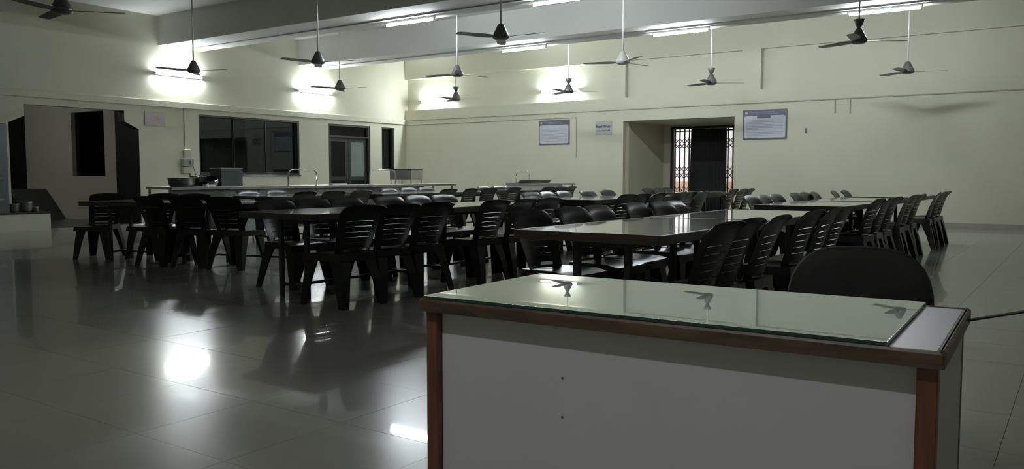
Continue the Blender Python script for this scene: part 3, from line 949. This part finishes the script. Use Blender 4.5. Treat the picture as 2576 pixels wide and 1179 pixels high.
# side counter by the far wall
sca, scb = on_y(1288, 470, 18.2).x, on_y(1428, 470, 18.2).x
s_ = thing('side_counter', 'small steel side counter against the far wall below the notice', 'counter', ((sca + scb) / 2, 18.25, 0))
hw = (scb - sca) / 2
part('worktop', MB().bbox(-hw, hw, -.35, .35, cz - .05, cz, .006), M_SS, s_)
part('front_panel', MB().bbox(-hw + .03, hw - .03, -.32, -.305, .15, cz - .055, .002), M_GREY, s_)
for sx in (-1, 1):
    for sy in (-1, 1):
        part('leg', MB().tube([(sx * (hw - .05), sy * .28, 0), (sx * (hw - .05), sy * .28, cz - .05)], .02, 8), M_SS, s_)
hoop('thin hoop rail on the side counter by the far wall', sca + .28, 18.3, cz, R(90), .42, .30)
for k in range(4):
    t = thing('food_tray', 'steel tray, %s up in the pile on the side counter' % ('lowest', 'second', 'third', 'topmost')[k], 'tray', ((sca + scb) / 2 - .15 + .03 * k, 18.15, cz + .021 * k), .1 * k, 'tray pile on the side counter')
    part('pan', MB().loft([[(sx * a, sy * b, z) for sx, sy in ((-1, -1), (1, -1), (1, 1), (-1, 1))] for a, b, z in ((.34, .2, 0), (.38, .23, .018), (.37, .22, .018), (.33, .19, .004))]), M_SSD, t)
    part('rim', MB().tube([(-.38, -.23, .018), (.38, -.23, .018), (.38, .23, .018), (-.38, .23, .018), (-.38, -.23, .018)], .004, 5), M_SS, t)

# low plinth with the water cooler at the left
plx, ply1 = XL + .62, on_x(128, 560, XL + .62).y
plz = on_x(100, 533, XL + .62).z
pl = thing('low_plinth', 'low cream masonry plinth with dark stone top at the far left', 'plinth')
part('body', B(XL + .004, plx, 5.6, ply1, 0, plz - .03), M_WALL, pl)
part('stone_top', MB().bbox(XL + .004, plx + .015, 5.6, ply1 + .015, plz - .03, plz, .004), M_GRAN, pl)
wcy = on_x(22, 420, plx - .1).y
wcz = on_x(10, 310, plx - .1).z
wc = thing('water_cooler', 'tall grey steel water cooler cabinet at the left edge on the plinth', 'cooler', (XL + .05, wcy - .75, plz))
part('body', MB().bbox(0, .45, 0, .75, 0, wcz - plz, .012), M_GREYB, wc)
part('side_panel', MB().bbox(.03, .42, .75, .756, .05, wcz - plz - .05, .002), M_GREYB, wc)
for z in (.62, .70):
    part('vent_slot', B(.445, .455, .1, .65, z - (0), z + .018), M_INK, wc)
part('drip_tray', MB().bbox(.45, .55, .15, .6, .25, .28, .004), M_SS, wc)
for y in (.25, .5):
    part('tap', MB().tube([(.44, y, .5), (.50, y, .5), (.505, y, .46)], .01, 6), M_CHROME, wc)
for k, (px, r_, h_, lab) in enumerate([(36, .09, .17, 'dark steel jug beside the water cooler on the plinth'), (66, .11, .20, 'shiny steel pot in the middle of the plinth'), (88, .07, .10, 'small steel bowl on the plinth near its right end')]):
    q = on_x(px, 530, plx - .2)
    pot(lab, plx - .2, min(q.y, ply1 - .12), plz, r_, h_, name=('steel_jug', 'steel_pot', 'steel_bowl')[k])

# kitchen fittings dimly seen through the window
for k, (y, w_, h_, d_) in enumerate([(14.6, 1.0, 2.2, .6), (16.6, .5, 2.0, .5)]):
    kc = thing('storage_cabinet', ('wide pale storage cabinet dimly seen behind the dark window', 'narrow tall pale cabinet dimly seen behind the dark window')[k], 'cabinet', (-20.6, y, 0))
    part('carcass', B(-d_, 0, -w_ / 2, w_ / 2, 0, h_), mat('pale green steel', (.30, .36, .31), .5), kc)
    for s in (-1, 1):
        part('door', MB().bbox(0, .02, min(s * .01, s * (w_ / 2 - .01)), max(s * .01, s * (w_ / 2 - .01)), .05, h_ - .05, .003), mat('pale green steel', (.30, .36, .31), .5), kc)

# ------------------------------------------------------------------ wall notices and fittings
def text_mesh(s, size, m, name='lettering'):
    cu_ = bpy.data.curves.new('t', 'FONT')
    cu_.body = s
    cu_.size = size
    cu_.align_x = 'CENTER'
    cu_.align_y = 'CENTER'
    cu_.extrude = 0.001
    cu_.offset = size * 0.03
    ob = bpy.data.objects.new('t', cu_)
    COL.objects.link(ob)
    bpy.context.view_layer.update()
    me = bpy.data.meshes.new_from_object(ob.evaluated_get(bpy.context.evaluated_depsgraph_get()))
    bpy.data.objects.remove(ob)
    me.materials.clear()
    me.materials.append(m)
    return me

def rounded(x0, x1, z0, z1, r_, y0, y1):
    pts = []
    for cx_, cz_, a0 in ((x1 - r_, z1 - r_, 0), (x0 + r_, z1 - r_, 90), (x0 + r_, z0 + r_, 180), (x1 - r_, z0 + r_, 270)):
        for k in range(5):
            a = R(a0 + 22.5 * k)
            pts.append((cx_ + r_ * math.cos(a), y0, cz_ + r_ * math.sin(a)))
    return MB().prism(pts[::-1], (0, y1 - y0, 0))

def notice(label, pxa, pya, pxb, pyb, pill):
    a, b = on_y(pxa, pya, YR), on_y(pxb, pyb, YR)
    x0, x1, z1, z0 = a.x, b.x, a.z, b.z
    W, Hh = x1 - x0, z1 - z0
    r = thing('notice_board', label, 'notice', ((x0 + x1) / 2, YR, (z0 + z1) / 2), 0, 'printed notices on the far wall')
    part('board', MB().box(-W / 2, W / 2, -.02, -.001, -Hh / 2, Hh / 2), M_NAVY, r)
    part('sheet', rounded(-W / 2 + .03 * W, W / 2 - .03 * W, -Hh / 2 + .05 * Hh, Hh / 2 - .2 * Hh, .05 * W, -.024, -.0201), M_PAPER, r)
    hd = B(-W * .34, W * .22, -.0225, -.0201, Hh / 2 - .095 * Hh, Hh / 2 - .065 * Hh).box(-W * .2, W * .3, -.0225, -.0201, Hh / 2 - .15 * Hh, Hh / 2 - .125 * Hh)
    part('header_print', hd, mat('faint header print', (.22, .22, .28), .6), r)
    part('emblem', MB().lathe([(.03 * W, 0), (.025 * W, .001)], 10), M_PAPER, r).matrix_local = Matrix.Translation((-W * .42, -.0201, Hh / 2 - .1 * Hh)) @ Matrix.Rotation(R(90), 4, 'X')
    ln = MB()
    for k in range(11):
        zz = Hh / 2 - (.36 + .05 * k) * Hh
        ln.box(-W * .42, W * (.42 if k % 4 != 3 else random.uniform(-.1, .2)), -.0250, -.0242, zz - .010 * Hh, zz + .010 * Hh)
    part('printed_lines', ln, M_INKG, r)
    if pill:
        part('heading_plate', rounded(-W * .17, W * .14, Hh / 2 - .29 * Hh, Hh / 2 - .2 * Hh, .02 * W, -.027, -.0241), M_NAVY, r)
notice('dark-bordered printed notice left of the food waste sign', 1357, 304, 1433, 363, False)
notice('large dark-bordered printed notice right of the far doorway', 1870, 278, 1979, 349, True)
a, b = on_y(1498, 305, YR), on_y(1540, 339, YR)
fw = thing('paper_sign', 'grey paper sign reading Food Waste between notice and doorway', 'sign', ((a.x + b.x) / 2, YR, (a.z + b.z) / 2))
W, Hh = b.x - a.x, a.z - b.z
part('sheet', B(-W / 2, W / 2, -.006, -.001, -Hh / 2, Hh / 2), mat('grey paper', (.40, .40, .40), .7), fw)
for s, z, sz in (('Food Waste', Hh * .10, W * .185), ('not a good habit', -Hh * .18, W * .115)):
    t = link('lettering', text_mesh(s, sz, M_INK), fw)
    t.location = (0, -.0075, z)
    t.rotation_euler = (R(90), 0, 0)

a, b = on_x(363, 279, XL), on_x(415, 318, XL)
pk = thing('pink_board', 'faded pink board hung high between the opening and the dark window', 'sign', (XL, (a.y + b.y) / 2, (a.z + b.z) / 2))
W, Hh = b.y - a.y, a.z - b.z
part('board', MB().box(.002, .018, -W / 2, W / 2, -Hh / 2, Hh / 2), M_PINK, pk)
q = MB()
for z, l in ((.15, .22), (.0, .26), (-.15, .18)):
    q.box(.0181, .0195, -W * l, W * l, Hh * z - .012, Hh * z + .012)
part('faded_print', q, mat('faded print', (.42, .35, .36), .6), pk)

sw = on_x(468, 410, XL)
sb = thing('switch_box', 'grey electric switch boxes with conduit beside the dark window', 'switch', (XL, sw.y, sw.z))
k_ = 17.2 / 2083
part('meter_cover', MB().bbox(.002, .10, -.07, .10, .05, .33, .02), M_PLAST, sb)
part('isolator', MB().bbox(.002, .13, -.14, .13, -.07, .10, .01), M_GREY, sb)
part('lower_box', MB().bbox(.002, .09, -.13, .12, -.24, -.08, .008), M_PLAST, sb)
part('lever', MB().bbox(.13, .16, .02, .06, -.02, .06, .004), M_CHROME, sb)
part('conduit', MB().tube([(.012, -.02, .33), (.012, -.02, bz0 - sw.z - .002)], .012, 6), M_PLAST, sb)
part('lower_conduit', MB().tube([(.014, .10, -.24), (.014, .10, -.62)], .014, 6), M_GREY, sb)

# surface conduits on the far wall
cz1 = on_y(1550, 277, YR).z
tag(part('conduit', MB().tube([(XL + .06, YR - .014, cz1), (X1 - .02, YR - .014, cz1)], .014, 6), M_COND), 'long cream conduit running the length of the far wall', 'conduit')
c2 = on_y(1200, 307, YR).z
e = on_y(1450, 300, YR)
f_ = on_y(1450, 396, YR)
tag(part('conduit', MB().tube([(XL + .06, YR - .012, c2), (e.x, YR - .012, c2), (e.x, YR - .012, f_.z)], .012, 6), M_COND), 'lower cream conduit that turns down beside the first notice', 'conduit')
for y_, lab in ((11.72, 'thin grey conduit along the underside of the nearer ceiling beam'), (15.72, 'thin grey conduit along the underside of the farther ceiling beam')):
    tag(part('conduit', MB().tube([(XL + .01, y_, ZB - .012), (X1 - .01, y_, ZB - .012)], .012, 6), M_GREY), lab, 'conduit')
for px, lab in ((2101, 'left of the pair of short conduit drops on the far wall'), (2139, 'right of the pair of short conduit drops on the far wall')):
    a, b = on_y(px, 252, YR), on_y(px, 284, YR)
    tag(part('conduit_drop', MB().tube([(a.x, YR - .014, cz1 - .014), (a.x, YR - .014, b.z)], .014, 6), M_COND), lab, 'conduit', 'conduit drops')
a = on_y(2028, 328, YR)
hk = MB().tube([(a.x, YR, a.z + .05), (a.x, YR - .03, a.z + .03), (a.x, YR - .03, a.z - .05), (a.x, YR - .01, a.z - .06)], .008, 6)
tag(part('wall_hook', hk, M_DARK), 'small dark hook on the bare far wall right of the notice', 'hook')
